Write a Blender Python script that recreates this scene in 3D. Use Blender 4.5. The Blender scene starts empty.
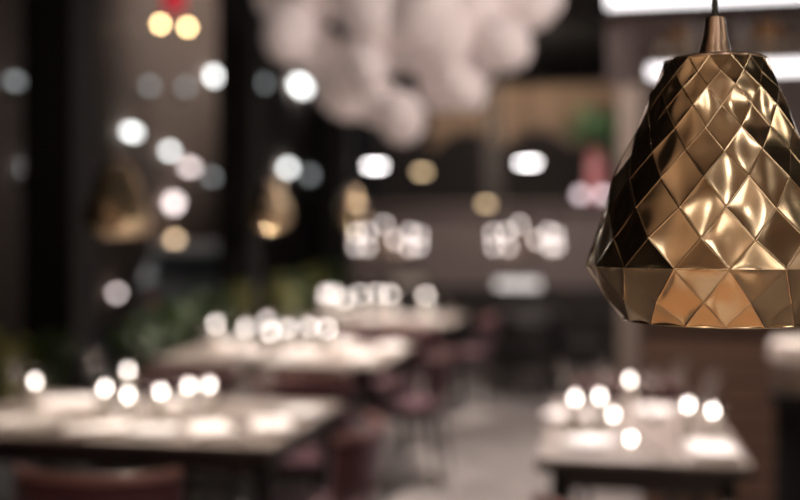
import bpy, bmesh, math, random
from mathutils import Vector, Matrix, Euler
random.seed(7)
C = bpy.context.scene.collection
PI = math.pi
YAW = math.atan(0.2)
CY, SY = math.cos(YAW), math.sin(YAW)
CAMZ = 1.46
F = 1000.0
HOR = 240.0

def at(px, py, d):
    """world point seen at pixel (px,py) of the survey, d metres along the view axis"""
    u = (px-400)/F
    return Vector(((u*CY-SY)*d, (u*SY+CY)*d, CAMZ+(HOR-py)/F*d))
def px_of(p):
    d = -SY*p.x+CY*p.y
    return 400+F*(CY*p.x+SY*p.y)/d

# ------------------------------------------------------------------ materials
MATS = {}
def mat(name, col, rough=0.5, metal=0.0, emit=None, es=0.0, var=0.12, vscale=8.0, bump=0.0, coat=0.0, sheen=0.0, spec=0.5):
    m = bpy.data.materials.new(name); m.use_nodes = True
    nt = m.node_tree; b = nt.nodes['Principled BSDF']
    b.inputs['Roughness'].default_value = rough
    b.inputs['Metallic'].default_value = metal
    b.inputs['Specular IOR Level'].default_value = spec
    if coat: b.inputs['Coat Weight'].default_value = coat; b.inputs['Coat Roughness'].default_value = 0.15
    if sheen: b.inputs['Sheen Weight'].default_value = sheen
    tc = nt.nodes.new('ShaderNodeTexCoord')
    nz = nt.nodes.new('ShaderNodeTexNoise'); nz.inputs['Scale'].default_value = vscale; nz.inputs['Detail'].default_value = 5
    nt.links.new(tc.outputs['Object'], nz.inputs['Vector'])
    rp = nt.nodes.new('ShaderNodeValToRGB')
    rp.color_ramp.elements[0].position = 0.3; rp.color_ramp.elements[1].position = 0.7
    rp.color_ramp.elements[0].color = [c*(1-var) for c in col]+[1]
    rp.color_ramp.elements[1].color = [min(1, c*(1+var)) for c in col]+[1]
    nt.links.new(nz.outputs['Fac'], rp.inputs['Fac']); nt.links.new(rp.outputs['Color'], b.inputs['Base Color'])
    if bump:
        bp = nt.nodes.new('ShaderNodeBump'); bp.inputs['Strength'].default_value = bump; bp.inputs['Distance'].default_value = 0.01
        nt.links.new(nz.outputs['Fac'], bp.inputs['Height']); nt.links.new(bp.outputs['Normal'], b.inputs['Normal'])
    if emit:
        b.inputs['Emission Color'].default_value = list(emit)+[1]; b.inputs['Emission Strength'].default_value = es
    return m

def brass(name, col, rough, tint=True):
    m = mat(name, col, rough, 1.0)
    nt = m.node_tree; b = nt.nodes['Principled BSDF']
    tc = nt.nodes.new('ShaderNodeTexCoord'); mp = nt.nodes.new('ShaderNodeMapping'); mp.inputs['Scale'].default_value = (10, 10, 1400)
    nz = nt.nodes.new('ShaderNodeTexNoise'); nz.inputs['Scale'].default_value = 1.0; nz.inputs['Detail'].default_value = 3
    nt.links.new(tc.outputs['Object'], mp.inputs['Vector']); nt.links.new(mp.outputs['Vector'], nz.inputs['Vector'])
    mr = nt.nodes.new('ShaderNodeMapRange'); mr.inputs['To Min'].default_value = rough*0.75; mr.inputs['To Max'].default_value = rough*1.3
    nt.links.new(nz.outputs['Fac'], mr.inputs['Value']); nt.links.new(mr.outputs['Result'], b.inputs['Roughness'])
    bp = nt.nodes.new('ShaderNodeBump'); bp.inputs['Strength'].default_value = 0.03; bp.inputs['Distance'].default_value = 0.0004
    nt.links.new(nz.outputs['Fac'], bp.inputs['Height']); nt.links.new(bp.outputs['Normal'], b.inputs['Normal'])
    return m

def glass_mat(name, tint=(1, 1, 1), fac=0.12, rough=0.02):
    """thin clear glass: mostly see-through with fresnel reflections"""
    m = bpy.data.materials.new(name); m.use_nodes = True; nt = m.node_tree; nt.nodes.clear()
    o = nt.nodes.new('ShaderNodeOutputMaterial'); t = nt.nodes.new('ShaderNodeBsdfTransparent'); t.inputs['Color'].default_value = list(tint)+[1]
    g = nt.nodes.new('ShaderNodeBsdfGlossy'); g.inputs['Roughness'].default_value = rough
    lw = nt.nodes.new('ShaderNodeLayerWeight'); lw.inputs['Blend'].default_value = .5
    pw = nt.nodes.new('ShaderNodeMath'); pw.operation = 'POWER'; pw.inputs[1].default_value = 4
    ma = nt.nodes.new('ShaderNodeMath'); ma.operation = 'MULTIPLY_ADD'; ma.inputs[1].default_value = fac*3; ma.inputs[2].default_value = fac*.3
    nt.links.new(lw.outputs['Facing'], pw.inputs[0]); nt.links.new(pw.outputs[0], ma.inputs[0])
    mx = nt.nodes.new('ShaderNodeMixShader')
    nt.links.new(ma.outputs[0], mx.inputs['Fac']); nt.links.new(t.outputs[0], mx.inputs[1]); nt.links.new(g.outputs[0], mx.inputs[2])
    nt.links.new(mx.outputs[0], o.inputs['Surface'])
    return m

def glow(name, col, s):
    m = bpy.data.materials.new(name); m.use_nodes = True; nt = m.node_tree; nt.nodes.clear()
    o = nt.nodes.new('ShaderNodeOutputMaterial'); e = nt.nodes.new('ShaderNodeEmission')
    e.inputs['Color'].default_value = list(col)+[1]; e.inputs['Strength'].default_value = s
    nt.links.new(e.outputs[0], o.inputs['Surface'])
    return m

def planks(name, c1, c2, scale, axis='Z', rough=0.45):
    m = mat(name, c1, rough); nt = m.node_tree; b = nt.nodes['Principled BSDF']
    tc = nt.nodes.new('ShaderNodeTexCoord'); mp = nt.nodes.new('ShaderNodeMapping')
    mp.inputs['Rotation'].default_value = (PI/2, 0, 0) if axis == 'Z' else (0, 0, 0)
    br = nt.nodes.new('ShaderNodeTexBrick'); br.inputs['Scale'].default_value = scale
    br.inputs['Color1'].default_value = list(c1)+[1]; br.inputs['Color2'].default_value = list(c2)+[1]
    br.inputs['Mortar'].default_value = (c1[0]*.2, c1[1]*.2, c1[2]*.2, 1); br.inputs['Mortar Size'].default_value = 0.010
    br.inputs['Brick Width'].default_value = 7.0; br.inputs['Row Height'].default_value = 0.12
    nt.links.new(tc.outputs['Object'], mp.inputs['Vector']); nt.links.new(mp.outputs['Vector'], br.inputs['Vector'])
    nt.links.new(br.outputs['Color'], b.inputs['Base Color'])
    return m

M = dict(
    floor=mat('polished concrete', (.24, .215, .205), .38, bump=.05, vscale=2.5, var=.25),
    ceiling=mat('black ceiling paint', (.012, .011, .011), .8),
    wall=mat('dark plaster', (.06, .05, .047), .8, bump=.1),
    warmwall=mat('warm beige plaster', (.38, .29, .22), .8, bump=.1),
    mauve=mat('mauve grey plaster', (.17, .135, .13), .75, bump=.1),
    taupe=mat('taupe column plaster', (.24, .19, .155), .7, bump=.1),
    black=mat('black painted steel', (.008, .0075, .0075), .75, spec=.2),
    blackwood=mat('black stained wood', (.016, .013, .013), .45, vscale=20),
    top=mat('pale limed table top', (.215, .18, .158), .34, vscale=6, var=.10),
    walnut=mat('oiled walnut', (.16, .10, .06), .35, vscale=10, var=.3),
    linen=mat('white linen', (.80, .76, .73), .85, bump=.15, vscale=60, var=.04),
    china=mat('white china', (.82, .79, .77), .2, coat=.5, var=.02),
    burgundy=mat('burgundy upholstery', (.055, .009, .018), .75, sheen=.15, vscale=40),
    rail=mat('rosy lacquered wood rail', (.30, .15, .14), .28, coat=.4, vscale=15),
    steel=mat('cutlery steel', (.75, .72, .70), .22, 1.0),
    wood=planks('reddish wood boards', (.095, .056, .043), (.16, .09, .066), 1.0),
    brown=mat('bronze brown fabric', (.22, .145, .09), .6, sheen=.3, vscale=12, var=.3),
    cream=mat('cream lacquer', (.72, .65, .60), .4),
    leaf=mat('leaf green', (.03, .052, .014), .5, var=.5, vscale=5),
    leafy=mat('olive leaf', (.13, .13, .03), .5, var=.4, vscale=5),
    bright_leaf=mat('bright leaf', (.10, .19, .09), .5, var=.3, vscale=5),
    soil=mat('planter zinc', (.05, .05, .05), .6),
    bark=mat('bark', (.06, .04, .025), .8),
    vase=mat('pink ceramic glaze', (.45, .16, .17), .15, coat=.8),
    facade=mat('brown exterior render', (.17, .125, .105), .85, bump=.2),
    road=mat('asphalt', (.03, .03, .032), .8),
    car=mat('pale silver car paint', (.24, .25, .26), .3, .4, coat=.6),
    tyre=mat('black rubber', (.015, .015, .015), .8),
    darkglass=mat('dark glass', (.02, .022, .025), .08),
    red=mat('red enamel', (.35, .008, .02), .3), red_shade=mat('red enamel with glow', (.6, .01, .035), .3, emit=(1, .015, .06), es=.35),  # shade emission stands in for light falling on red enamel
    globe=mat('frosted white globe', (.70, .62, .60), .55, var=.03, emit=(1, .85, .80), es=.09),
    cord=mat('grey green textile cord', (.06, .065, .06), .8),
    brass=brass('brushed brass', (.56, .44, .295), .17),
    brass_dark=mat('bronze neck', (.34, .25, .19), .28, 1.0, vscale=3),
    liner=mat('brass lining', (.75, .55, .30), .4, .8),
    glass=glass_mat('clear glass', (.97, .97, .97), .33),
    pane=glass_mat('window glass', (.93, .95, .95), .015),
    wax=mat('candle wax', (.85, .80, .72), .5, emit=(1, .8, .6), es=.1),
    flame=glow('candle flame', (1, .89, .82), 27),  # glow stands in for highlights on the table glasses
    bulb_w=glow('warm white bulb', (1, .88, .83), 6),
    bulb_o=glow('amber filament bulb', (1, .62, .30), 12),
    bulb_y=glow('yellow bulb', (1, .70, .33), 18),
    strip=glow('white light strip', (1, .95, .96), 3.0),
    lamp_white=glow('white lamp', (1, .95, .95), 22),
    lamp_dim=glow('dim amber lamp', (1, .72, .42), 4.0),
    panel_glow=glow('lit panel', (1, .90, .86), 1.1),
    amber_glass=mat('amber bottle glass', (.45, .20, .03), .12, coat=.6),
    brown_glass=mat('brown bottle glass', (.14, .06, .02), .12, coat=.6),
    pale_glass=mat('pale bottle glass', (.55, .48, .46), .15, coat=.6),
    green_glass=mat('dark green bottle glass', (.03, .06, .04), .12, coat=.6),
    label=mat('paper label', (.6, .55, .48), .8),
)

# ------------------------------------------------------------------ mesh helpers
def box(bm, lo, hi, bev=0.0):
    vs = [bm.verts.new((x, y, z)) for x in (lo[0], hi[0]) for y in (lo[1], hi[1]) for z in (lo[2], hi[2])]
    for f in ((0, 1, 3, 2), (4, 6, 7, 5), (0, 4, 5, 1), (2, 3, 7, 6), (0, 2, 6, 4), (1, 5, 7, 3)):
        bm.faces.new([vs[i] for i in f])
    if bev:
        es = list({e for v in vs for e in v.link_edges})
        bmesh.ops.bevel(bm, geom=es, offset=bev, segments=3, affect='EDGES', profile=.6)
def lathe(bm, prof, n=32, c=(0, 0, 0), close=True):
    rings = []
    for r, z in prof:
        if r < 1e-6: rings.append([bm.verts.new((c[0], c[1], c[2]+z))])
        else: rings.append([bm.verts.new((c[0]+r*math.cos(2*PI*i/n), c[1]+r*math.sin(2*PI*i/n), c[2]+z)) for i in range(n)])
    for a, b in zip(rings, rings[1:]):
        for i in range(n):
            j = (i+1) % n
            if len(a) == 1 and len(b) == 1: continue
            if len(a) == 1: bm.faces.new((a[0], b[j], b[i]))
            elif len(b) == 1: bm.faces.new((a[i], a[j], b[0]))
            else: bm.faces.new((a[i], a[j], b[j], b[i]))
def tube(bm, pts, rad, n=10, cap=True):
    pts = [Vector(p) for p in pts]
    if not isinstance(rad, (list, tuple)): rad = [rad]*len(pts)
    rings = []
    up = Vector((0, 0, 1))
    for i, p in enumerate(pts):
        t = (pts[min(i+1, len(pts)-1)]-pts[max(i-1, 0)]).normalized()
        s = t.cross(up)
        if s.length < 1e-3: s = t.cross(Vector((0, 1, 0)))
        s.normalize(); q = s.cross(t)
        rings.append([bm.verts.new(p+rad[i]*(s*math.cos(2*PI*k/n)+q*math.sin(2*PI*k/n))) for k in range(n)])
    for a, b in zip(rings, rings[1:]):
        for k in range(n):
            bm.faces.new((a[k], a[(k+1) % n], b[(k+1) % n], b[k]))
    if cap:
        bm.faces.new(rings[0][::-1]); bm.faces.new(rings[-1])
def ball(bm, c, r, sub=2, sc=(1, 1, 1), rot=None):
    mx = Matrix.Translation(c) @ (rot.to_matrix().to_4x4() if rot else Matrix.Identity(4)) @ Matrix.Diagonal((r*sc[0], r*sc[1], r*sc[2], 1))
    bmesh.ops.create_icosphere(bm, subdivisions=sub, radius=1, matrix=mx)
def obj(name, bm, m, parent=None, loc=None, smooth=True, rz=0.0, solid=0.0):
    bmesh.ops.recalc_face_normals(bm, faces=bm.faces[:])
    me = bpy.data.meshes.new(name); bm.to_mesh(me); bm.free()
    if smooth:
        for p in me.polygons: p.use_smooth = True
        me.set_sharp_from_angle(angle=math.radians(38))
    me.materials.append(M[m] if isinstance(m, str) else m)
    o = bpy.data.objects.new(name, me); C.objects.link(o)
    if parent: o.parent = parent
    if loc is not None: o.location = loc
    if rz: o.rotation_euler.z = rz
    if solid:
        md = o.modifiers.new('thickness', 'SOLIDIFY'); md.thickness = solid; md.offset = -1
    return o
def thing(name, cat, loc, rz=0, label=None, group=None):
    o = bpy.data.objects.new(name, None); C.objects.link(o); o.empty_display_size = .1
    o.location = loc; o.rotation_euler.z = rz; o['category'] = cat
    if label: o['label'] = label
    if group: o['group'] = group
    return o
def tag(o, label, cat, group=None):
    o['label'] = label; o['category'] = cat
    if group: o['group'] = group
    return o
def struct(name, bm, m, smooth=False):
    o = obj(name, bm, m, smooth=smooth); o['kind'] = 'structure'; return o
def dup(root, loc, rz=None, label=None, group=None):
    r = root.copy(); C.objects.link(r); r.location = loc
    if rz is not None: r.rotation_euler.z = rz
    if label: r['label'] = label
    if group: r['group'] = group
    for ch in list(root.children):
        c = ch.copy(); C.objects.link(c); c.parent = r
        for g in ch.children:
            d = g.copy(); C.objects.link(d); d.parent = c
    return r
def light(kind, name, loc, energy, col=(1, .85, .72), size=.1, target=None, spot=None, blend=.5):
    l = bpy.data.lights.new(name, kind); l.energy = energy; l.color = col
    if kind == 'AREA': l.size = size
    else: l.shadow_soft_size = size
    if spot: l.spot_size = math.radians(spot); l.spot_blend = blend
    o = bpy.data.objects.new(name, l); C.objects.link(o); o.location = loc
    if target is not None: o.rotation_euler = (Vector(target)-Vector(loc)).to_track_quat('-Z', 'Y').to_euler()
    return o

# ------------------------------------------------------------------ room
WX, EX, Y0, Y1, H = -3.0, 4.6, -5.0, 14.6, 3.75
bm = bmesh.new(); box(bm, (WX-.3, Y0, -.1), (EX, Y1, 0)); struct('floor', bm, 'floor')
bm = bmesh.new(); box(bm, (WX-.3, Y0, H), (EX, Y1, H+.1)); struct('ceiling', bm, 'ceiling')
bm = bmesh.new(); box(bm, (EX, Y0, 0), (EX+.15, Y1, H)); struct('wall_right', bm, 'warmwall')
bm = bmesh.new(); box(bm, (WX, Y0, H-.06), (EX, .5, H-.001)); struct('ceiling_bounce', bm, 'warmwall')  # unseen pale ceiling section added for the brass to reflect
bm = bmesh.new(); box(bm, (WX-.3, Y1, 0), (EX, Y1+.15, H)); struct('wall_back', bm, 'wall')
bm = bmesh.new(); box(bm, (WX-.3, Y0-.15, 0), (EX, Y0, H)); struct('wall_front', bm, 'warmwall')
bm = bmesh.new(); box(bm, (WX-.22, Y0, 0), (WX-.02, Y1, .42)); struct('wall_left', bm, 'black')
bm = bmesh.new(); box(bm, (WX-.02, Y0, 0), (WX+.15, -.95, H-.07)); struct('wall_bounce', bm, 'warmwall')  # pale wall out of view, added so the left facets reflect brown
cols = [-0.8, 2.2, 5.2, 8.1, 11.3]
for k, y in enumerate(cols):
    bm = bmesh.new(); box(bm, (WX-.16, y-.14, .42), (WX+.14, y+.14, H), .008); struct('pillar_window_%d' % (k+1), bm, 'black')
ys = [Y0]+cols+[Y1]
for k in range(len(ys)-1):
    a, b = ys[k]+(.14 if k else 0), ys[k+1]-(.14 if k < len(ys)-2 else 0)
    bm = bmesh.new(); box(bm, (WX-.125, a, .46), (WX-.11, b, H-.12)); w = struct('window_%d' % (k+1), bm, 'pane')
    bm = bmesh.new()
    box(bm, (WX-.15, a, .42), (WX-.08, b, .47)); box(bm, (WX-.15, a, H-.13), (WX-.08, b, H))
    f = obj('window_frame', bm, 'black', w, smooth=False)
# taupe pillar, half-height partition of the kitchen
bm = bmesh.new(); box(bm, (.16, 9.2, 0), (.36, 9.47, H), .01); struct('pillar_taupe', bm, 'taupe')
PY = 11.4
bm = bmesh.new(); box(bm, (WX-.02, PY, 0), (.45, PY+.18, 1.84), .01); struct('wall_partition', bm, 'mauve')
bm = bmesh.new(); box(bm, (WX-.02, PY-.09, 1.84), (.48, PY+.36, 1.88), .008); struct('trim_1', bm, 'mauve')
bm = bmesh.new(); box(bm, (WX-.02, PY-.015, 0), (.46, PY-.001, .93), .003); struct('trim_2', bm, 'blackwood')
bm = bmesh.new(); box(bm, (.5, PY+.1, 0), (EX, PY+.25, H)); struct('wall_behind_bar', bm, 'mauve')

# ------------------------------------------------------------------ outside
bm = bmesh.new(); box(bm, (-16, -4, -.25), (WX-.3, 34, -.12)); struct('ground_street', bm, 'road')
bm = bmesh.new(); box(bm, (-9.6, -2, -.12), (-9.2, 34, 9)); struct('exterior_facade', bm, 'facade')

# ------------------------------------------------------------------ faceted brass pendant
S = 1.09/1000
def shade_mesh():
    prof = [(50, 63), (56, 78.8), (63.5, 93.9), (69.5, 112.5), (77, 133.7), (87.5, 156.7), (98.5, 182), (110, 210.5), (120.5, 239), (125, 266), (105, 298), (90, 320)]
    zb = 320
    N = 16; ph0 = math.radians(-5.5)
    zz = [(zb-y)*S for r, y in prof]; rr = [r*S/math.cos(PI/N)*.995 for r, y in prof]
    def node(k, i):     # i in half steps: A nodes even, B nodes odd
        a = ph0+i*PI/N
        ii = i % (2*N); j = random.Random(k*97+ii*13+5)
        amp = 0 if k in (0, 11) else (.0036 if k != 9 else .0010)
        r_ = rr[k]*(1+amp/.11*j.uniform(-1, 1)); a += (0 if k in (0, 11) else j.uniform(-.012, .012))
        return Vector((r_*math.sin(a), -r_*math.cos(a), zz[k]+(j.uniform(-.0012, .0012) if k not in (0, 9, 11) else 0)))
    bm = bmesh.new(); rnd = random.Random(11)
    ts = [0, .015, .03, .045, .09, .15, .25, .38, .5, .62, .75, .85, .91, .955, .97, .985, 1]
    def patch(T, R, L, B, depth):
        nrm = (R-L).cross(B-T)
        if nrm.length < 1e-9: return
        nrm.normalize(); cen = (T+R+L+B)/4
        if nrm.dot(Vector((cen.x, cen.y, 0))) < 0: nrm = -nrm
        sz = (T-B).length
        a, b = rnd.uniform(-.05, .05)*sz, rnd.uniform(-.05, .05)*sz; c = rnd.uniform(-.9, .9)
        d0 = depth*rnd.uniform(-.3, 1.2)
        g = []
        for u in ts:
            row = []
            for v in ts:
                p = T*(1-u)*(1-v)+R*u*(1-v)+L*(1-u)*v+B*u*v
                w = 16*u*(1-u)*v*(1-v)
                w2 = min(1, w*3); e_ = min(u, 1-u, v, 1-v)
                w3 = min(1, e_/.032); w3 = 1-(1-w3)**2
                q = math.sin(u*5.2+c*6)*math.sin(v*4.6+c*9)*.004*sz*w2
                row.append(bm.verts.new(p+nrm*(w*(-d0+a*(u-.5)+b*(v-.5))+q-w3*.010*sz)))
            g.append(row)
        for i in range(len(ts)-1):
            for j in range(len(ts)-1):
                bm.faces.new((g[i][j], g[i+1][j], g[i+1][j+1], g[i][j+1]))
    for k in range(12):
        for i in range(k % 2+1, 2*N+k % 2+1, 2):
            # the diamond centred on ring k between nodes i-1 and i+1 of that ring
            L, R = node(k, i-1), node(k, i+1); mid = (L+R)/2
            T = node(k-1, i) if k > 0 else None
            B = node(k+1, i) if k < 11 else None
            dep = .0011*(rr[k]/.12)
            if k == 0: patch(mid, R, L, B, dep*.5)
            elif k == 11: patch(T, R, L, mid, dep*.6)
            elif k == 9: patch(T, R, L, mid, dep*.5); patch(mid, R, L, B, dep*.7)
            else: patch(T, R, L, B, dep)
    bmesh.ops.remove_doubles(bm, verts=bm.verts[:], dist=2e-5)
    return bm, zz[0]
def make_pendant(loc):
    t = thing('pendant_lamp', 'lamp', loc)
    bm, zt = shade_mesh()
    o = obj('shade', bm, 'brass', t, smooth=False)
    for p in o.data.polygons: p.use_smooth = True
    md = o.modifiers.new('thickness', 'SOLIDIFY'); md.thickness = .0012; md.offset = -1
    bm = bmesh.new(); nn = 16*6; ra = 90*S
    tube(bm, [(ra*math.sin(2*PI*q/nn), -ra*math.cos(2*PI*q/nn), 0) for q in range(nn+1)], .0012, 8); obj('rim', bm, 'brass', t)
    bm = bmesh.new(); lathe(bm, [(50.2*S, zt-.0006), (49.6*S, zt+.0016), (47.5*S, zt+.0030), (30*S, zt+.0052), (12*S, zt+.006)], 64)
    obj('top_plate', bm, 'brass_dark', t)
    bm = bmesh.new()
    lathe(bm, [(17.6*S, zt+.0052), (17.2*S, zt+.0085), (15.6*S, zt+.0135), (13.4*S, zt+.022), (11.6*S, zt+.032), (10.2*S, zt+.0445), (9.6*S, zt+.0485), (8.8*S, zt+.0492), (0, zt+.0492)], 40)
    obj('neck', bm, 'brass_dark', t)
    bm = bmesh.new(); tube(bm, [(0, 0, zt+.049), (0, 0, H-loc[2]-.025)], 3.0*S, 12); obj('cord', bm, 'cord', t)
    bm = bmesh.new(); lathe(bm, [(0, H-loc[2]), (.05, H-loc[2]), (.05, H-loc[2]-.02), (.01, H-loc[2]-.03), (0, H-loc[2]-.03)], 24); obj('ceiling_rose', bm, 'brass_dark', t)
    bm = bmesh.new(); lathe(bm, [(0, zt), (.022, zt), (.022, zt-.06), (.014, zt-.07), (0, zt-.07)], 24); obj('bulb_socket', bm, 'black', t)
    bm = bmesh.new(); lathe(bm, [(0, .085), (.018, .09), (.03, .115), (.034, .14), (.028, .165), (.014, .19), (.013, .22), (0, .22)], 24); obj('bulb', bm, 'bulb_o', t)
    return t
BZ = CAMZ+(240-320)*S
p0 = at(714.8, 240, 1.09); p0.z = BZ
pend = make_pendant(p0); pend['label'] = 'large faceted brass pendant lamp hanging sharply in focus at the right'
pend['group'] = 'faceted brass pendant lamps'
pend.rotation_euler.z = math.atan2(-p0.x, p0.y)
far = [(118, 3.95, 1.475, 'faceted brass pendant lamp blurred beside the thick black window pillar', .95),
       (270, 6.15, 1.535, 'blurred brass pendant lamp over the second table of the window row', .95),
       (352, 8.0, 1.575, 'smallest blurred brass pendant lamp, over the farthest table of the window row', .95)]
for px, d, z, lb, s in far:
    p = at(px, 240, d); p.z = z
    o = dup(pend, p, random.random()*3, lb)
    # its own cord up to the ceiling
    for ch in o.children:
        if ch.name.startswith('cord') or ch.name.startswith('ceiling_rose'):
            ch.location.z = BZ-z
    light('POINT', 'pendant_glow', (p.x, p.y, z+.06), 26, (1, .84, .70), .03)
light('POINT', 'pendant_glow', (p0.x, p0.y, BZ+.05), 115, (1, .80, .62), .03)

# ------------------------------------------------------------------ tables
def make_table(name, x0, x1, y0, y1, label, topmat='top', h=.75, legmat='black', cat='table', group=None):
    cx, cy = (x0+x1)/2, (y0+y1)/2; w, l = (x1-x0)/2, (y1-y0)/2
    t = thing(name, cat, (cx, cy, 0), 0, label, group)
    bm = bmesh.new(); box(bm, (-w+.004, -l+.004, h-.014), (w-.004, l-.004, h), .003); obj('tabletop', bm, topmat, t)
    bm = bmesh.new(); box(bm, (-w, -l, h-.045), (w, l, h-.0145), .004); obj('edge_frame', bm, 'blackwood', t)
    bm = bmesh.new(); 
    for a, b in (((-w+.08, -l+.06), (w-.08, -l+.08)), ((-w+.08, l-.08), (w-.08, l-.06)), ((-w+.06, -l+.08), (-w+.08, l-.08)), ((w-.08, -l+.08), (w-.06, l-.08))):
        box(bm, (a[0], a[1], h-.11), (b[0], b[1], h-.046))
    obj('apron', bm, 'blackwood', t, smooth=False)
    for sx in (-1, 1):
        for sy in (-1, 1):
            bm = bmesh.new(); X, Y = sx*(w-.07), sy*(l-.07)
            tube(bm, [(X, Y, h-.046), (X, Y, .3), (X, Y, 0)], [.026, .022, .017], 12); obj('leg', bm, legmat, t)
    return t
T1 = (-2.55, -1.09, 3.27, 4.25); T2 = (-2.62, -1.22, 5.50, 6.65); T3 = (-2.62, -1.24, 8.35, 9.45); T0 = (-.205, .475, 3.285, 4.50)
make_table('dining_table', *T1, 'pale dining table by the window nearest the viewer, laid with napkins and added glint lights')
make_table('dining_table', *T2, 'pale dining table second from the viewer in the row by the window')
make_table('dining_table', *T3, 'pale dining table farthest from the viewer in the row by the window')
make_table('dining_table', *T0, 'narrow pale dining table below the big brass lamp, before the wooden bar')
make_table('dining_table', -1.0, -.35, 9.55, 10.3, 'black dining table under the right bulb chandelier by the kitchen partition', 'blackwood')
# table under the big lamp, out of view, added for the brass to reflect
make_table('dining_table', -.25, .47, .50, 1.72, 'brown wooden dining table directly under the big brass lamp, added out of view for its reflection', 'walnut')

# ------------------------------------------------------------------ chairs
def make_chair():
    t = thing('dining_chair', 'chair', (0, 0, 0))
    bm = bmesh.new(); box(bm, (-.22, -.20, .425), (.22, .23, .475), .02); obj('seat', bm, 'burgundy', t)
    bm = bmesh.new(); box(bm, (-.215, -.195, .395), (.215, .225, .424), .004); obj('seat_frame', bm, 'blackwood', t)
    # bowed back panel and its rail
    def arc(s, z):          # s in -1..1
        a = s*1.12
        return Vector((.275*math.sin(a), -.06-.19*math.cos(a)-.06*(z-.5), z))
    bm = bmesh.new(); n = 20; g = []
    for z in (.54, .60, .66, .71, .752):
        g.append([bm.verts.new(arc(-1+2*i/n, z)) for i in range(n+1)])
    for a, b in zip(g, g[1:]):
        for i in range(n): bm.faces.new((a[i], a[i+1], b[i+1], b[i]))
    o = obj('backrest', bm, 'burgundy', t); md = o.modifiers.new('thickness', 'SOLIDIFY'); md.thickness = .028; md.offset = 0
    bm = bmesh.new(); tube(bm, [arc(-1.02+2.04*i/24, .765) for i in range(25)], .0155, 12); obj('top_rail', bm, 'rail', t)
    for sx in (-1, 1):
        bm = bmesh.new(); tube(bm, [(sx*.19, .20, .424), (sx*.20, .215, 0)], [.019, .013], 10); obj('leg', bm, 'blackwood', t)
        bm = bmesh.new(); p = arc(sx*.72, .755); q = arc(sx*.72, .54)
        tube(bm, [p, q, (sx*.20, -.165, .43), (sx*.205, -.225, 0)], [.014, .016, .018, .013], 10); obj('leg', bm, 'blackwood', t)
    return t
chair = make_chair()
G = 'dining chairs around the tables'
spots = [  # x, y, rz, label
    (.085, 2.86, 0, 'burgundy chair with bowed back at the near end of the narrow table'),
    (-1.50, 2.93, .12, 'burgundy chair with rosy bowed top rail in front of the nearest window table'),
    (-2.15, 2.96, -.05, 'burgundy chair at the lower left corner, beside the rosy railed chair'),
    (-1.44, 4.52, PI, 'burgundy chair behind the nearest window table, on its aisle side'),
    (-2.10, 4.54, PI+.05, 'burgundy chair behind the nearest window table, on its window side'),
    (-1.07, 3.62, PI/2, 'burgundy chair at the aisle end of the nearest window table'),
    (-1.54, 5.28, 0, 'burgundy chair on the aisle side in front of the second window table'),
    (-2.15, 5.28, 0, 'burgundy chair on the window side in front of the second window table'),
    (-1.16, 6.05, PI/2, 'burgundy chair at the aisle end of the second window table'),
    (-1.5, 6.95, PI, 'burgundy chair behind the second window table, on its aisle side'),
    (-1.55, 8.12, 0, 'burgundy chair on the aisle side in front of the farthest window table'),
    (-2.15, 8.12, 0, 'burgundy chair on the window side in front of the farthest window table'),
    (-1.18, 8.9, PI/2, 'burgundy chair at the aisle end of the farthest window table'),
    (.13, 4.78, PI, 'burgundy chair at the far end of the narrow table, facing the viewer'),
]
for i, (x, y, r, lb) in enumerate(spots):
    if i == 0: chair.location = (x, y, 0); chair.rotation_euler.z = r; chair['label'] = lb; chair['group'] = G
    else: dup(chair, (x, y, 0), r, lb, G)
# black chairs by the partition
bc = None
for (x, y, r, lb) in [(-.68, 9.3, 0, 'black chair in front of the black table by the partition'),
                      (-.68, 10.55, PI, 'black chair behind the black table, against the partition'),
                      (-1.2, 9.95, -PI/2, 'black chair at the window-side end of the black table'),
                      (-.14, 9.95, PI/2, 'black chair between the black table and the taupe pillar')]:
    o = dup(chair, (x, y, 0), r, lb, 'black chairs around the black table')
    for ch in o.children:
        if ch.name.split('.')[0] in ('seat', 'backrest', 'top_rail'):
            ch.data = ch.data.copy(); ch.data.materials.clear(); ch.data.materials.append(M['blackwood'])

# ------------------------------------------------------------------ table ware
ware = {}     # (kind, table) -> objects, labelled at the end
def keep(kind, tb, o): ware.setdefault((kind, tb), []).append(o)
PROTO = {}
def wine_glass(p):
    if 'wg' not in PROTO:
        t = thing('wine_glass', 'glass', p)
        bm = bmesh.new(); lathe(bm, [(0, .095), (.018, .098), (.033, .115), (.039, .14), (.037, .17), (.031, .205), (.0295, .205), (.0355, .17), (.0372, .14), (.0315, .117), (.017, .1), (0, .097)], 24)
        obj('bowl', bm, 'glass', t)
        bm = bmesh.new(); lathe(bm, [(0, .005), (.0045, .006), (.0035, .03), (.0035, .085), (.006, .0945), (0, .0945)], 12); obj('stem', bm, 'glass', t)
        bm = bmesh.new(); lathe(bm, [(0, 0), (.033, 0), (.033, .0015), (.01, .004), (0, .0045)], 24); obj('foot', bm, 'glass', t)
        PROTO['wg'] = t; return t
    return dup(PROTO['wg'], p)
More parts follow.
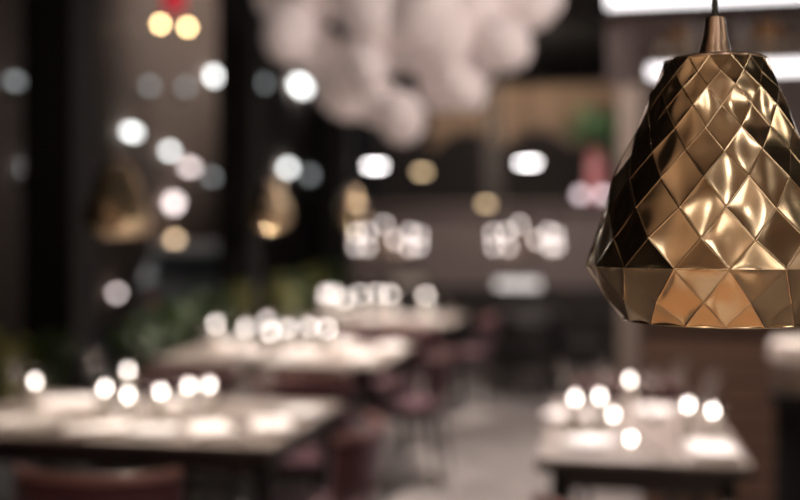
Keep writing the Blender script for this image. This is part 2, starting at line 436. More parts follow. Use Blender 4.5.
def glint_candle(p):  # tealight added in place of a highlight on glass
    if 'cd' not in PROTO:
        t = thing('glint_tealight', 'glint_candle', p)
        bm = bmesh.new(); lathe(bm, [(0, 0), (.028, 0), (.032, .055), (.0305, .055), (.0265, .004), (0, .004)], 20); obj('glass_cup', bm, 'glass', t)
        bm = bmesh.new(); lathe(bm, [(0, .005), (.024, .005), (.0255, .026), (.002, .0255), (0, .0255)], 20); obj('wax', bm, 'wax', t)
        bm = bmesh.new(); lathe(bm, [(0, .027), (.0052, .031), (.0066, .038), (.0046, .046), (0, .054)], 12); obj('flame', bm, 'flame', t)
        PROTO['cd'] = t; return t
    return dup(PROTO['cd'], p)
def tall_glint(p, sz=1.0):  # flame in a tall glass, added in place of wine glass glints
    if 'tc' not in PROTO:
        t = thing('glint_hurricane', 'glint_candle', p)
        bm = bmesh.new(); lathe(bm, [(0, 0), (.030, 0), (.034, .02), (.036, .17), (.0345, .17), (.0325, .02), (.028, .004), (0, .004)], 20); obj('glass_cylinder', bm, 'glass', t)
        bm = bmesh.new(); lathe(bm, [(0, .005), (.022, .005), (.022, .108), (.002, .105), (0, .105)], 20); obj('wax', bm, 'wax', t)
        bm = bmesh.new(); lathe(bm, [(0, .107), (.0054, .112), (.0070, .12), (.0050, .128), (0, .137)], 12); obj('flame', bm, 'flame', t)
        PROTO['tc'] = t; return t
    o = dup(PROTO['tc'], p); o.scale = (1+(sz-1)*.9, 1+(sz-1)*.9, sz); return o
def napkin(p, rz):
    if 'np' not in PROTO:
        bm = bmesh.new()
        n = 10
        for lay, (w, l, z) in enumerate(((.075, .12, .0), (.073, .117, .010), (.070, .112, .019))):
            top = []
            box(bm, (-w, -l, z+.001), (w, l, z+.010), .004)
        PROTO['np'] = obj('folded_napkin', bm, 'linen', None, p, rz=rz); PROTO['np']['category'] = 'napkin'; return PROTO['np']
    return dup(PROTO['np'], p, rz)
def plate(p):
    if 'pl' not in PROTO:
        bm = bmesh.new(); lathe(bm, [(0, .002), (.05, 0), (.055, .003), (.085, .012), (.09, .014), (.088, .0165), (.055, .0075), (0, .0065)], 36)
        PROTO['pl'] = obj('side_plate', bm, 'china', None, p); PROTO['pl']['category'] = 'plate'; return PROTO['pl']
    return dup(PROTO['pl'], p)
def knife(p, rz):
    if 'kn' not in PROTO:
        t = thing('table_knife', 'knife', p, rz)
        bm = bmesh.new(); tube(bm, [(0, -.11, .005), (0, -.06, .005), (0, 0, .004)], [.005, .0055, .004], 8); obj('handle', bm, 'steel', t)
        bm = bmesh.new(); box(bm, (-.007, 0, .0025), (.008, .105, .0045), .0008); obj('blade', bm, 'steel', t)
        PROTO['kn'] = t; return t
    return dup(PROTO['kn'], p, rz)
def on(px, py, z):       # point at height z on the line of the survey pixel
    return at(px, py, (CAMZ-z)*F/(py-HOR))
TZ = .7505
def put(tb, T, cands, talls, wines, naps, plates, knives, sz=1.0):
    def ins(p, m=.05):
        p.x = min(max(p.x, T[0]+m), T[1]-m); p.y = min(max(p.y, T[2]+m), T[3]-m); p.z = TZ; return p
    L = []      # kind, point, radius, how readily it gives way, spin
    for px, py in cands: L.append(['glint_candle', ins(on(px, py, TZ+.042)), .036, .15, 0])
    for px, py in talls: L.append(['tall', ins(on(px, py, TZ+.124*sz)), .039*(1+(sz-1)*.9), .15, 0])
    for px, py in wines: L.append(['glass', ins(on(px, py, TZ+.15)), .043, 1, 0])
    for px, py, r in naps: L.append(['napkin', ins(on(px, py, TZ+.02), .11), .112, .6, r])
    for px, py in plates: L.append(['plate', ins(on(px, py, TZ), .1), .093, 1, 0])
    for px, py, r in knives: L.append(['knife', ins(on(px, py, TZ), .12), .05, 1, r])
    mg = {'napkin': .11, 'plate': .1, 'knife': .12}
    for it in range(120):
        for a in range(len(L)):
            for b in range(a):
                A, B = L[a], L[b]; dv = A[1]-B[1]; dv.z = 0; dist = dv.length or .001; ov = A[2]+B[2]+.004-dist
                if ov > 0:
                    dv = dv.normalized() if dv.length > 1e-5 else Vector((1, 0, 0)); ws = A[3]+B[3]
                    A[1] = ins(A[1]+dv*ov*A[3]/ws, mg.get(A[0], .05)); B[1] = ins(B[1]-dv*ov*B[3]/ws, mg.get(B[0], .05))
    for k, p, r_, g_, rz in L:
        o = glint_candle(p) if k == 'glint_candle' else tall_glint(p, sz) if k == 'tall' else wine_glass(p) if k == 'glass' else napkin(p, rz) if k == 'napkin' else plate(p) if k == 'plate' else knife(p, rz)
        keep(k, tb, o)
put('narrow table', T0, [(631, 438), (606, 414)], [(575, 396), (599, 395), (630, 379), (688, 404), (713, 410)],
    [(563, 374), (603, 375), (680, 372), (712, 384), (652, 382)],
    [(594, 420, 1.2), (714, 448, .1)], [(652, 413), (588, 445)], [(655, 454, .2)])
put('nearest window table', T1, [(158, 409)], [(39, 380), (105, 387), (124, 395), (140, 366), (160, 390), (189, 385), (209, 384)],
    [(16, 374), (96, 362), (250, 388), (268, 378)],
    [(55, 403, -1.0), (38, 422, -.5), (104, 430, -1.1), (183, 404, 1.2), (194, 429, .6), (262, 426, .4)], [(300, 414), (150, 434)], [(230, 440, .1), (68, 440, .2)])
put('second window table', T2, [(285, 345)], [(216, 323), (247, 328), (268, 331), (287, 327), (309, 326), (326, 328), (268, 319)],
    [(236, 322), (352, 333), (203, 332)],
    [(212, 343, .9), (252, 352, .4), (308, 352, 1.2), (360, 356, .2), (340, 342, 1), (392, 346, .3)], [(282, 360)], [], 1.3)
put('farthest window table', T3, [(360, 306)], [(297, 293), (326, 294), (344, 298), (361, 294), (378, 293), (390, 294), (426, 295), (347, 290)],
    [(312, 300), (402, 300), (440, 301)],
    [(340, 315, .7), (368, 317, .9), (398, 314, .2), (428, 315, 1.0)], [(318, 314)], [], 1.6)

for p_, r_, w_ in (((.10, .68), .1, 'in the middle of'), ((-.14, .64), -.3, 'at the window side of'), ((.34, .80), .2, 'at the bar side of')):  # unseen napkins set where the lower brass band reflects them
    napkin(Vector((p_[0], p_[1], TZ)), r_)['label'] = 'white napkin added for reflection %s the brown table under the brass lamp' % w_
# ------------------------------------------------------------------ globe cloud chandelier
CD = 5.5
cl = thing('globe_chandelier', 'lamp', at(410, 20, CD), 0, 'huge cloud-like chandelier of pale frosted globes under the dark ceiling')
base = at(410, 20, CD)
globes = [(290, 32, 29, 0), (318, 54, 23, .2), (342, 92, 27, 0), (364, 55, 26, .3), (366, 66, 23, -.2), (401, 117, 26, -.1), (373, 98, 24, 0), (376, 18, 35, -.1), (316, -2, 28, .1),
          (438, 58, 26, .1), (461, 87, 24, -.1), (446, 40, 30, -.1), (500, 42, 30, -.1), (472, 62, 26, .2), (470, 18, 34, 0), (424, 16, 36, -.2), (536, 0, 28, 0), (512, 10, 30, .2), (282, 2, 26, .2),
          (352, -24, 35, 0), (400, -25, 38, .1), (450, -25, 38, 0), (500, -25, 36, 0), (310, -32, 32, 0), (550, -35, 30, .1), (360, -62, 36, .2), (420, -65, 38, .1), (480, -60, 36, .1), (530, -65, 30, 0),
          (330, 76, 24, .5), (392, 38, 32, .7), (440, 28, 34, .7), (490, 18, 34, .7), (364, 2, 30, .7), (440, -20, 36, .7), (380, -42, 36, .7), (452, 74, 24, .6), (438, 93, 19, .2)]
rnd = random.Random(3)
for px, py, r, dd in globes:
    p = at(px, py, CD+dd)-base; rad = r/F*(CD+dd)
    bm = bmesh.new(); ball(bm, (0, 0, 0), rad, 3, (.92, .92, 1.22), Euler((rnd.uniform(-.9, .9), rnd.uniform(-.9, .9), 0)))
    obj('globe', bm, 'globe', cl, p)
bm = bmesh.new()
for px, py, r, dd in globes[::3]:
    p = at(px, py, CD+dd)-base
    tube(bm, [p, (p.x*.4, p.y*.4, H-base.z-.03)], .004, 6)
obj('suspension_wires', bm, 'black', cl)
bm = bmesh.new(); lathe(bm, [(0, H-base.z), (.45, H-base.z), (.45, H-base.z-.04), (0, H-base.z-.04)], 32); obj('ceiling_plate', bm, 'black', cl)

# ------------------------------------------------------------------ ten-bulb chandeliers over the rear tables
def bulb_chandelier(px, label):
    d = 9.9; c = at(px, 240, d)
    t = thing('bulb_chandelier', 'lamp', c, YAW, label, 'bulb chandeliers before the partition')
    sp = [(-32, 233, .1), (-20, 232, -.05), (-4, 224, .2), (7.5, 239.5, -.25), (22, 232, -.05), (32, 235, .12), (-32, 246, .0), (-20, 246.5, -.2), (21, 246.5, -.2), (31, 246, .0)]
    bm = bmesh.new(); lathe(bm, [(0, .16), (.02, .16), (.03, .06), (.05, .03), (.05, -.05), (.02, -.09), (0, -.095)], 24); obj('hub', bm, 'brass_dark', t)
    bm = bmesh.new(); tube(bm, [(0, 0, .15), (0, 0, H-c.z)], .008, 8); obj('stem', bm, 'black', t)
    for x, y, dy in sp:
        q = Vector((x/F*d, dy, (240-y)/F*d))
        bm = bmesh.new(); e = q-Vector((0, 0, .035)); tube(bm, [(0, 0, -.02), (e.x*.5, e.y*.5, min(-.05, e.z-.06)), e], .006, 8); obj('arm', bm, 'brass_dark', t)
        bm = bmesh.new(); lathe(bm, [(0, -.035), (.012, -.035), (.013, -.018), (.022, -.006), (.024, .004), (.018, .018), (0, .025)], 16, q); obj('bulb', bm, 'bulb_w', t)
    return t
bulb_chandelier(388, 'chandelier of ten white bulbs over the farthest window table')
bulb_chandelier(526, 'chandelier of ten white bulbs over the black table')

# ------------------------------------------------------------------ kitchen beyond the partition
def linear_lamp(px, py, d, w, m, label):
    c = at(px, py, d)
    t = thing('hanging_kitchen_lamp', 'lamp', c, YAW, label, 'lamps hanging in the dark kitchen')
    bm = bmesh.new(); lathe(bm, [(0, 0), (w*.98, 0), (w*.98, .016), (0, .018)], 28); obj('diffuser', bm, m, t)
    bm = bmesh.new(); lathe(bm, [(w, -.004), (w*1.02, .019), (w*.7, .09), (.03, .13), (0, .13)], 28); obj('lamp_shade', bm, 'black', t)
    bm = bmesh.new(); tube(bm, [(0, 0, .125), (0, 0, H-c.z)], .005, 6); obj('cord', bm, 'cord', t)
def tube_lamp(px, py, d, w, h, m, label):
    c = at(px, py, d)
    t = thing('hanging_kitchen_lamp', 'lamp', c, YAW, label, 'lamps hanging in the dark kitchen')
    bm = bmesh.new(); tube(bm, [(-w, 0, 0), (-w*.9, 0, 0), (w*.9, 0, 0), (w, 0, 0)], [h*.6, h, h, h*.6], 14); obj('light_tube', bm, m, t)
    bm = bmesh.new(); box(bm, (-w*1.05, -h*1.3, h*1.02), (w*1.05, h*1.3, h*1.02+.03), .004); obj('housing', bm, 'black', t)
    for s in (-1, 1):
        bm = bmesh.new(); tube(bm, [(s*w*.8, 0, h+.03), (s*w*.8, 0, H-c.z)], .003, 6); obj('suspension_wire', bm, 'cord', t)
tube_lamp(375, 166, 12.4, .105, .014, 'lamp_white', 'bright white tube lamp in the dark kitchen, nearer the windows')
tube_lamp(528, 163, 12.4, .115, .014, 'lamp_white', 'bright white tube lamp in the dark kitchen, nearer the taupe pillar')
tube_lamp(422, 172, 12.6, .07, .026, 'lamp_dim', 'dim amber tube lamp in the kitchen beside the windowward white one')
tube_lamp(486, 204, 11.0, .05, .024, 'lamp_dim', 'dim amber tube lamp hanging lowest, level with the top of the partition')
# pleated bronze valance
bm = bmesh.new(); qx = at(493, 0, 12.2); box(bm, (qx.x-.11, 12.15, 0), (qx.x+.11, 12.35, H), .01); struct('pillar_kitchen', bm, 'wall')
vt = thing('valance', 'curtain', at(520, 110, 12.1), 0, 'brown pleated valance swagged above the dark kitchen opening')
c0 = at(520, 110, 12.1)
bm = bmesh.new(); n = 140; g = []
xs0, xs1 = at(425, 110, 11.9).x-c0.x, at(620, 110, 11.9).x-c0.x
for i in range(n+1):
    f = i/n; x = xs0+(xs1-xs0)*f
    lowpx = 150-20*abs(math.sin(f*PI*2.6))
    zt_, zl = at(0, 82, 11.9).z-c0.z+.25*max(0, .25-f)*-2, at(0, lowpx, 11.9).z-c0.z
    y = .06*math.sin(f*2*PI*17)
    g.append([bm.verts.new((x, y*(.4+.6*k/6), zt_+(zl-zt_)*k/6)) for k in range(7)])
for a, b in zip(g, g[1:]):
    for k in range(6): bm.faces.new((a[k], a[k+1], b[k+1], b[k]))
obj('pleated_cloth', bm, 'brown', vt, solid=.006)
bm = bmesh.new(); zt_ = at(0, 82, 11.9).z-c0.z
tube(bm, [(xs0-.1, 0, zt_), (xs1+.1, 0, zt_)], .02, 10); obj('rail', bm, 'black', vt)
# glowing panels on the partition
def wall_panel(px, py, w, h, m, label):
    d = (PY+0.0)/(((px-400)/F)*SY+CY); c = at(px, py, d); c.y = PY-.002
    t = thing('mounted_light_panel', 'lamp', c, 0, label, 'light panels on the partition')
    bm = bmesh.new(); box(bm, (-w, -.03, -h), (w, -.024, h), .002); obj('diffuser', bm, m, t)
    bm = bmesh.new(); box(bm, (-w-.02, -.024, -h-.02), (w+.02, 0, h+.02), .003); obj('housing', bm, 'black', t)
wall_panel(518, 284, .25, .05, 'panel_glow', 'long white light panel on the partition behind the black table')
M['panel_dim'] = glow('dim panel', (1, .78, .62), .25)
wall_panel(410, 281, .2, .05, 'panel_dim', 'dim amber light panel on the partition behind the farthest window table')
# plant in a pink vase at the end of the partition
vp = at(597, 205, 11.7); vp.y = PY+.22; vp.z = 1.88
vs = thing('tall_vase', 'vase', vp, 0, 'tall pink glazed vase on the end of the partition ledge')
bm = bmesh.new(); lathe(bm, [(0, 0), (.09, 0), (.115, .08), (.125, .25), (.11, .42), (.09, .55), (.10, .62), (.092, .62), (.08, .55), (0, .5)], 32); obj('body', bm, 'vase', vs)
for px, py, lb in ((581, 203, 'small pinkish white globe added as a vase highlight, on the window side'), (603, 201, 'small pinkish white globe added as a vase highlight, on the bar side')):
    q = at(px, py, 11.5); q.y = PY-.03; q.z = 1.88  # glowing globes added for the highlights at the foot of the vase
    sl = thing('vase_glint_globe', 'lamp', q, 0, lb, 'added highlight globes by the vase')
    bm = bmesh.new(); lathe(bm, [(0, 0), (.035, 0), (.035, .01), (.012, .02), (.012, .03), (0, .03)], 20); obj('base', bm, 'black', sl)
    bm = bmesh.new(); ball(bm, (0, 0, .085), .056, 3); obj('lamp_globe', bm, glow('pinkish glint globe', (1, .80, .84), 2.6), sl)
def leaves(bm, n, c, rad, size, rnd, flat=1.0):
    for i in range(n):
        while True:
            q = Vector((rnd.uniform(-1, 1), rnd.uniform(-1, 1), rnd.uniform(-1, 1)))
            if .25 < q.length < 1: break
        p = Vector(c)+Vector((q.x*rad[0], q.y*rad[1], q.z*rad[2]))
        e = Euler((rnd.uniform(-1.2, 1.2), rnd.uniform(-1.2, 1.2), rnd.uniform(0, 6.3))).to_matrix()
        s = size*rnd.uniform(.6, 1.3)
        vv = [bm.verts.new(p+e @ Vector(k)*s) for k in ((0, 0, 0), (.28, .35, .05), (.24, .75, .02), (0, 1.05, -.08), (-.24, .75, .02), (-.28, .35, .05), (0, .5, .0))]
        for a, b in ((0, 1), (1, 2), (2, 3), (3, 4), (4, 5), (5, 0)): bm.faces.new((vv[6], vv[a], vv[b]))
pl = thing('leafy_plant', 'plant', vp+Vector((0, 0, .52)), 0, 'bright green leafy plant growing from the tall pink vase')
bm = bmesh.new(); leaves(bm, 200, (0.05, 0, .34), (.42, .3, .2), .16, random.Random(5)); obj('foliage', bm, 'bright_leaf', pl)
bm = bmesh.new()
for k in range(7): tube(bm, [(0, 0, 0), (.04*math.cos(k), .04*math.sin(k), .12), (.25*math.cos(k*.9), .15*math.sin(k*.9), .36)], [.008, .007, .004], 6)
obj('stems', bm, 'leaf', pl)
bmx = bmesh.new

# ------------------------------------------------------------------ wooden bar, rack and bottles
BYF = 5.45
bt = thing('bar_counter', 'bar', (1.9, BYF+.3, 0), 0, 'reddish brown bar front clad in horizontal wooden boards behind the narrow table')
bm = bmesh.new(); box(bm, (-1.68, -.3, 0), (2.3, .28, 1.06), .006); obj('body', bm, 'wood', bt, smooth=False)
bm = bmesh.new(); box(bm, (-1.72, -.36, 1.061), (2.34, .32, 1.10), .008); obj('worktop', bm, 'blackwood', bt)
RY = 5.75
rk = thing('hanging_bottle_rack', 'rack', (1.7, RY, 2.4), 0, 'hanging rack with white light strips and bottles above the bar, top right')
zl1, zl2 = 2.40, CAMZ+1.275
x0r = at(648, 0, 5.5).x-1.7
x1r = at(607, 0, 5.75).x-1.7
bm = bmesh.new(); box(bm, (x0r, -.14, zl1-2.4+.01), (2.2, .14, zl1-2.4+.035), .003); obj('shelf', bm, 'mauve', rk)
bm = bmesh.new(); box(bm, (x0r, -.16, zl1-2.4-.055), (2.2, -.145, zl1-2.4+.005), .006); obj('light_strip', bm, 'strip', rk)
bm = bmesh.new(); box(bm, (x1r, -.16, zl2-2.4), (2.2, -.145, zl2-2.4+.09), .006); obj('light_strip', bm, 'strip', rk)
bm = bmesh.new(); box(bm, (x1r, -.14, zl2-2.4+.01), (2.2, .14, zl2-2.4+.035), .003); obj('shelf', bm, 'mauve', rk)
bm = bmesh.new(); box(bm, (x1r, .141, zl1-2.4-.05), (2.2, .155, zl2-2.4+.09), .002); obj('back_panel', bm, 'mauve', rk)
for x in (x1r+.1, 0, 2.1):
    bm = bmesh.new(); tube(bm, [(x, .1, zl2-2.4+.036), (x, .1, H-2.4)], .012, 8); obj('hanging_rod', bm, 'black', rk)
def bottle(p, m, word, k):
    t = thing('bottle', 'bottle', p, 0, None, 'bottles on the hanging rack')
    s = .86
    bm = bmesh.new(); lathe(bm, [(0, 0), (.036*s, 0), (.038*s, .01), (.038*s, .17*s), (.030*s, .20*s), (.0145*s, .235*s), (.0135*s, .29*s), (0, .29*s)], 20); obj('body', bm, m, t)
    bm = bmesh.new(); lathe(bm, [(.0385*s, .05*s), (.0388*s, .05*s), (.0388*s, .13*s), (.0385*s, .13*s)], 20); obj('label_band', bm, 'label', t)
    bm = bmesh.new(); lathe(bm, [(.0142*s, .27*s), (.0146*s, .27*s), (.0146*s, .297*s), (0, .298*s)], 16); obj('cap', bm, 'black', t)
    keep('bottle '+word, 'hanging rack', t)
for k, (px, m, word) in enumerate([(663, 'brown_glass', 'brown'), (680, 'amber_glass', 'amber'), (693, 'pale_glass', 'pale'), (742, 'pale_glass', 'pale'), (762, 'amber_glass', 'amber'), (774, 'amber_glass', 'amber'), (792, 'brown_glass', 'brown')]):
    p = at(px, 40, 5.75); d = RY/(((px-400)/F)*SY+CY); p = at(px, 40, d); p.z = zl1+.0355
    bottle(p, m, word, k)
# black pedestal with cream drum
dp = at(803, 240, 4.3); 
pd = thing('pedestal_stand', 'stand', (dp.x, dp.y, 0), 0, 'black pedestal with cream-lidded drum at the right edge beside the bar')
z1, z0_ = CAMZ-.1*4.3, CAMZ-.152*4.3
bm = bmesh.new(); lathe(bm, [(0, z0_), (.115, z0_), (.125, z0_+.05), (.128, z1-.09), (0, z1-.09)], 40); obj('drum', bm, 'taupe', pd)
bm = bmesh.new(); lathe(bm, [(0, z1-.0895), (.130, z1-.0895), (.138, z1-.08), (.138, z1-.012), (.126, z1), (0, z1+.006)], 40); obj('lid', bm, 'cream', pd)
bm = bmesh.new(); lathe(bm, [(0, 0), (.16, 0), (.16, .03), (.12, .05), (.115, z0_-.05), (.14, z0_-.03), (.14, z0_-.001), (0, z0_-.001)], 40); obj('pedestal', bm, 'black', pd)

# ------------------------------------------------------------------ red twin lamp near the windows
d = 7.0; c = at(174, 10, d)
rl = thing('red_twin_lamp', 'lamp', c, YAW, 'red twin lamp with two round yellow bulbs high by the windows')
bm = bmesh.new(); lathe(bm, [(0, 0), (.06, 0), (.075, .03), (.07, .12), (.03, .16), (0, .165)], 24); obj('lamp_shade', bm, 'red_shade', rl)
bm = bmesh.new(); tube(bm, [(0, 0, .16), (0, 0, H-c.z)], .006, 8); obj('cord', bm, 'cord', rl)
for s, y in ((-13.5, 24), (13.5, 27)):
    q = Vector((s/F*d, 0, (10-y)/F*d))
    bm = bmesh.new(); tube(bm, [(s*.002, 0, .002), (q.x*.7, 0, -.02), q+Vector((0, 0, .02))], .008, 8); obj('arm', bm, 'red', rl)
    bm = bmesh.new(); ball(bm, q, .024, 2); obj('bulb', bm, 'bulb_y', rl)

# ------------------------------------------------------------------ planters and shrubs along the windows
rnd = random.Random(21)
for k, (ya, yb) in enumerate([(3.6, 5.0), (5.4, 7.9), (8.4, 11.0)]):
    bm = bmesh.new(); box(bm, (-.15, ya, 0), (.11, yb, .5), .006)
    o = obj('planter_box', bm, 'soil', None, (WX+.17, 0, 0))
    tag(o, ['dark planter box before the first window bay, left of the thick black pillar', 'dark planter box between the thick black pillar and the next pillar', 'dark planter box along the farthest window bay'][k], 'planter', 'planter boxes along the windows')
SH = [(3.85, .95, 'leafy'), (4.3, 1.02, 'leafy'), (4.74, .98, 'leaf'), (5.7, .95, 'leaf'), (6.15, 1.05, 'leaf'), (6.6, 1.08, 'leaf'), (7.05, 1.1, 'leaf'), (7.5, 1.12, 'leafy'), (8.65, 1.12, 'leafy'), (9.15, 1.15, 'leaf'), (9.65, 1.2, 'leafy'), (10.2, 1.2, 'leaf'), (10.7, 1.2, 'leaf')]
for y, zt_, m in SH:
    t = thing('leafy_shrub', 'plant', (WX+.15, y, .512), 0, None, 'shrubs in the window planters'); keep('shrub', 'window planters', t)
    h = zt_-.5
    bm = bmesh.new(); leaves(bm, 240, (0.03, 0, h*.64), (.13, .155, h*.36), .07, rnd); obj('foliage', bm, m, t)
    bm = bmesh.new()
    for q in range(4): tube(bm, [(rnd.uniform(-.05, .05), rnd.uniform(-.1, .1), 0), (rnd.uniform(-.1, .1), rnd.uniform(-.2, .2), h*.8)], [.008, .004], 6)
    obj('stems', bm, 'bark', t)

# ------------------------------------------------------------------ outside lamps and car
FX = -9.2
def fac_at(px, py):
    u = (px-400)/F; d = (FX+.16)/(u*CY-SY); return at(px, py, d)-Vector((.16, 0, 0)), d
lampc = {'w': glow('street white', (1, .98, .97), 9), 'd': glow('street dim', (.95, .97, 1), 1.3), 'o': glow('street amber', (1, .68, .42), 7), 'p': glow('street pink', (1, .82, .80), 6)}
LM = [(15, 81, 'd', 9, 7), (132, 132, 'w', 14, 7), (170, 151, 'w', 8, 7), (190, 167, 'p', 14, 7), (214, 76, 'w', 10, 10), (212, 177, 'd', 9, 7), (174, 203, 'p', 13, 13), (175, 240, 'o', 8, 8),
      (150, 86, 'd', 7, 7), (186, 87, 'd', 7, 7), (288, 168, 'w', 12, 8), (301, 86, 'w', 24, 12), (28, 168, 'd', 10, 14), (264, 83, 'd', 8, 8), (117, 293, 'p', 6, 6), (310, 175, 'd', 10, 9)]
names = {'w': 'white', 'd': 'faint bluish', 'o': 'amber', 'p': 'pinkish'}
for px, py, k, w, h in LM:
    p, d = fac_at(px, py)
    t = thing('wall_lantern', 'lamp', p, 0, None, 'lanterns on the building across the street'); keep('lantern '+names[k], 'dark building outside', t)
    W_, H_ = w/2/F*d/1.02, h/2/F*d
    bm = bmesh.new(); ball(bm, (.16, 0, 0), 1, 2, (.06, max(.03, W_*2.0), max(.03, H_))); obj('lamp_globe', bm, lampc[k], t)
    bm = bmesh.new(); tube(bm, [(0, 0, -H_-.1), (.16, 0, -H_-.08), (.16, 0, -H_*.9)], .02, 8); obj('bracket', bm, 'black', t)
    bm = bmesh.new(); box(bm, (0.001, -.06, -H_-.2), (.03, .06, -H_), .01); obj('wall_plate', bm, 'black', t)
cp = at(203, 240, 15.5)
car = thing('parked_car', 'car', (cp.x, cp.y, -.12), .38, 'grey car parked outside the windows')
bm = bmesh.new()
secs = [(-2.1, .35, .75, .80), (-2.0, .3, .95, .86), (-1.5, .28, 1.02, .88), (-.3, .28, 1.0, .88), (1.0, .28, .98, .88), (1.9, .3, .9, .84), (2.15, .38, .7, .76)]
g = []
for y, zb_, zt_, w in secs:
    g.append([bm.verts.new(v) for v in ((-w, y, zb_), (w, y, zb_), (w*1.02, y, (zb_+zt_)/2), (w*.95, y, zt_), (-w*.95, y, zt_), (-w*1.02, y, (zb_+zt_)/2))])
for a, b in zip(g, g[1:]):
    for k in range(6): bm.faces.new((a[k], a[(k+1) % 6], b[(k+1) % 6], b[k]))
bm.faces.new(g[0][::-1]); bm.faces.new(g[-1]); obj('body', bm, 'car', car)
bm = bmesh.new(); g = []
for y, z, w in ((-1.95, 1.0, .8), (-1.55, 1.42, .66), (-.9, 1.55, .64), (.2, 1.55, .63), (.55, 1.45, .64), (1.15, .99, .78)):
    g.append([bm.verts.new(v) for v in ((-w, y, z), (w, y, z), (w*1.15 if z > 1.2 else w, y, .98), (-w*1.15 if z > 1.2 else -w, y, .98))])
for a, b in zip(g, g[1:]):
    for k in range(4): bm.faces.new((a[k], a[(k+1) % 4], b[(k+1) % 4], b[k]))
bm.faces.new(g[0][::-1]); bm.faces.new(g[-1]); obj('cabin', bm, 'car', car)
bm = bmesh.new(); vv = [bm.verts.new(v) for v in ((-.68, -1.93, 1.08), (.68, -1.93, 1.08), (.58, -1.63, 1.36), (-.58, -1.63, 1.36))]; bm.faces.new(vv); obj('rear_window', bm, 'darkglass', car, loc=(0, -.02, .02))
for sx in (-1, 1):
    for y in (-1.35, 1.35):
        bm = bmesh.new(); tube(bm, [(sx*.66, y, .32), (sx*.9, y, .32)], .32, 24); obj('wheel', bm, 'tyre', car)
    bm = bmesh.new(); box(bm, (sx*.62-.1, -2.12, .72), (sx*.62+.1, -2.05, .84), .02); obj('tail_light', bm, 'red', car)

# ------------------------------------------------------------------ labels by order along the row
ORD = ['', 'second', 'third', 'fourth', 'fifth', 'sixth', 'seventh', 'eighth', 'ninth', 'tenth', 'eleventh', 'twelfth']
def place_word(i, n):
    if n == 1: return ''
    if i == 0: return 'leftmost '
    if i == n-1: return 'rightmost '
    return ORD[i]+' from left '
def where(i, n):
    if n == 1: return 'the only one'
    if i == 0: return 'leftmost of %s' % n_word[n]
    if i == n-1: return 'rightmost of %s' % n_word[n]
    return '%s from the left' % ORD[i]
n_word = {k: w for k, w in enumerate('zero one two three four five six seven eight nine ten eleven twelve thirteen'.split())}
for (kind, tb), os_ in ware.items():
    os_.sort(key=lambda o: px_of(o.location))
    n = len(os_)
    for i, o in enumerate(os_):
        w = where(i, n)
        k, _, extra = kind.partition(' ')
        if k == 'glint_candle': lb = 'added glint tealight in a clear cup on the %s, %s' % (tb, w)
        elif k == 'tall': lb = 'added glint flame in a tall glass on the %s, %s' % (tb, w)
        elif k == 'glass': lb = 'clear stemmed wine glass on the %s, %s' % (tb, w)
        elif k == 'napkin': lb = 'folded white napkin on the %s, %s' % (tb, w)
        elif k == 'plate': lb = 'round white side plate on the %s, %s' % (tb, w)
        elif k == 'knife': lb = 'steel table knife on the %s, %s' % (tb, w)
        elif k == 'bottle': lb = '%s glass bottle on the hanging rack, %s' % (extra, w)
        elif k == 'shrub': lb = 'green leafy shrub in the window planters, %s' % w
        elif k == 'lantern': lb = '%s glowing wall lantern on the dark building outside, %s' % (extra, w)
        o['label'] = lb
        if k in ('glint_candle', 'tall', 'glass', 'napkin', 'plate', 'knife') and n > 1: o['group'] = {'glint_candle': 'glint tealights', 'tall': 'tall glass glint flames', 'glass': 'wine glasses', 'napkin': 'napkins', 'plate': 'side plates', 'knife': 'table knives'}[k]+' on the '+tb

# ------------------------------------------------------------------ unseen added lights for the room, kitchen and street
def spot(loc, tgt, e, col=(1, .88, .80), ang=60, size=.05): return light('SPOT', 'added_spot', loc, e, col, size, tgt, ang, .6)  # spots added without fixtures to brighten their targets
for T in (T1, T2, T3):
    x, y = (T[0]+T[1])/2, (T[2]+T[3])/2
    spot((x+.3, y+.5, H-.1), (x, y, .75), 680 if T is T1 else 1150, ang=42)
spot((.15, 4.6, H-.1), (.13, 3.9, .75), 1000, (1, .87, .82), ang=40)
# unseen lights added: aisle floor spot, then soft lights the brass reflects
spot((-.3, 6.2, H-.1), (-.35, 5.9, 0), 300, (1, .9, .86), 50)
def fill_r(loc, size, rad, col): light('AREA', 'room_fill', loc, rad*PI*size*size, col, size, (p0.x, p0.y, 1.5))  # added soft light, aimed at the brass for its reflections
for loc, size, rad, col in [((1.9, -1.6, 3.4), .7, 5, (1, .88, .78)), ((.1, -2.6, 3.4), .8, 4, (1, .86, .74)), ((3.3, 1.4, 2.9), .6, 6, (1, .84, .66)), ((4.2, -.4, 1.9), .6, 2.5, (.85, .95, 1)),
                            ((.9, -.8, 3.5), .25, 14, (1, .9, .8)), ((-.7, -1.2, 3.5), .3, 9, (1, .9, .8)), ((2.6, .3, 3.4), .25, 14, (1, .88, .75)), ((2.6, -2.6, 2.6), .3, 10, (1, .85, .7))]:
    fill_r(loc, size, rad, col)
light('AREA', 'bounce_fill', (1, -3.2, 2.4), 90, (1, .85, .72), 1.2, (1, -5, 1.9))  # added lights on unseen walls and ceiling, for the brass reflections
light('AREA', 'bounce_fill', (-1.2, -1.6, 2.4), 40, (1, .82, .66), 1.0, (-2.8, -2.4, 1.8))
light('AREA', 'bounce_fill', (3.4, -.5, 2.6), 30, (1, .85, .72), .8, (4.6, -.5, 1.6))
light('AREA', 'bounce_fill', (-1.6, -1.3, 2.5), 30, (1, .84, .70), .8, (-1.6, -.9, 3.75))
light('AREA', 'bounce_fill', (1, -2.6, 2.9), 20, (1, .85, .72), 1.0, (1, -2.6, 3.75))
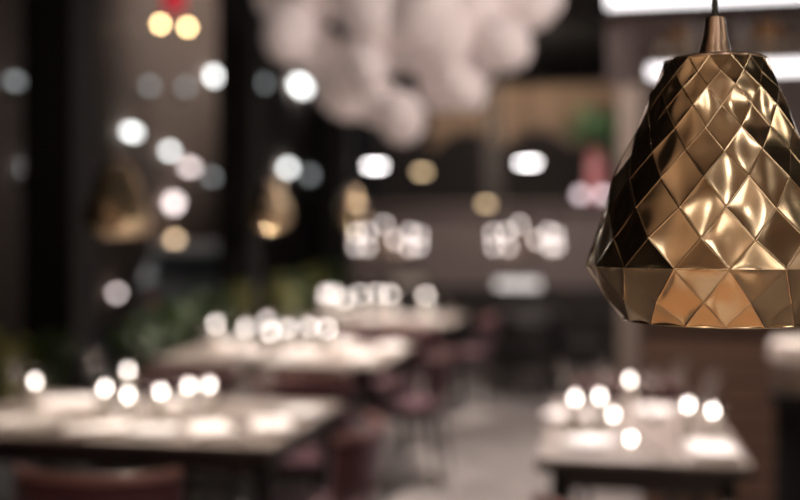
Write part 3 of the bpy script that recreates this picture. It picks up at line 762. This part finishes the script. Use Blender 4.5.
spot((2.4, 2.6, 3.5), (-.9, 5.4, 2.6), 520, (1, .88, .84), 34)  # added to model the globe cloud
light('AREA', 'room_fill', (-.4, 7.6, H-.08), 90, (1, .86, .80), 1.4, (-.4, 7.6, 0))
light('AREA', 'kitchen_fill', (-1.1, 10.5, H-.1), 60, (1, .85, .72), .6, (-1.0, 12.1, 2.7))  # added to brighten the brown valance
light('AREA', 'kitchen_fill', (-1.2, 13.2, H-.08), 14, (1, .85, .75), .8, (-1.2, 13, 0))
light('AREA', 'room_fill', (2.4, 8, H-.08), 60, (1, .90, .86), 1.0, (2.4, 8, 0))
spot((.7, 4.4, H-.1), (.7, 5.2, .6), 330, (1, .85, .72), 60)  # added to brighten the bar boards
spot((.78, 4.1, H-.1), (.78, 4.25, 1.05), 110, ang=12)
light('POINT', 'street_fill', (-6.6, 12.6, 3.6), 60, (1, .92, .88), .2)  # added to light the parked car
light('SPOT', 'street_fill', (-4.2, 21, 8.5), 1500, (1, .86, .78), .2, (-9.2, 21, 6.5), 75, .8)  # added to lift the tone of the upper facade

w = bpy.data.worlds.new('night'); bpy.context.scene.world = w; w.use_nodes = True
w.node_tree.nodes['Background'].inputs['Color'].default_value = (.55, .5, .52, 1)
w.node_tree.nodes['Background'].inputs['Strength'].default_value = .012

# ------------------------------------------------------------------ camera
cam = bpy.data.cameras.new('camera'); co = bpy.data.objects.new('camera', cam); C.objects.link(co)
co.location = (0, 0, CAMZ); co.rotation_euler = (PI/2, 0, YAW)
cam.sensor_width = 36; cam.lens = F/800*36; cam.shift_y = -(250-HOR)/800
cam.dof.use_dof = True; cam.dof.focus_distance = .985; cam.dof.aperture_fstop = 1.65
cam.clip_start = .05
sc = bpy.context.scene; sc.camera = co
vs_ = sc.view_settings; vs_.view_transform = 'Standard'; vs_.look = 'None'; vs_.gamma = 1; vs_.use_curve_mapping = False; vs_.exposure = 0
cy = sc.cycles
cy.use_denoising = True; cy.sample_clamp_indirect = 6; cy.max_bounces = 10; cy.transparent_max_bounces = 24; cy.caustics_reflective = False; cy.caustics_refractive = False
cy.use_adaptive_sampling = False
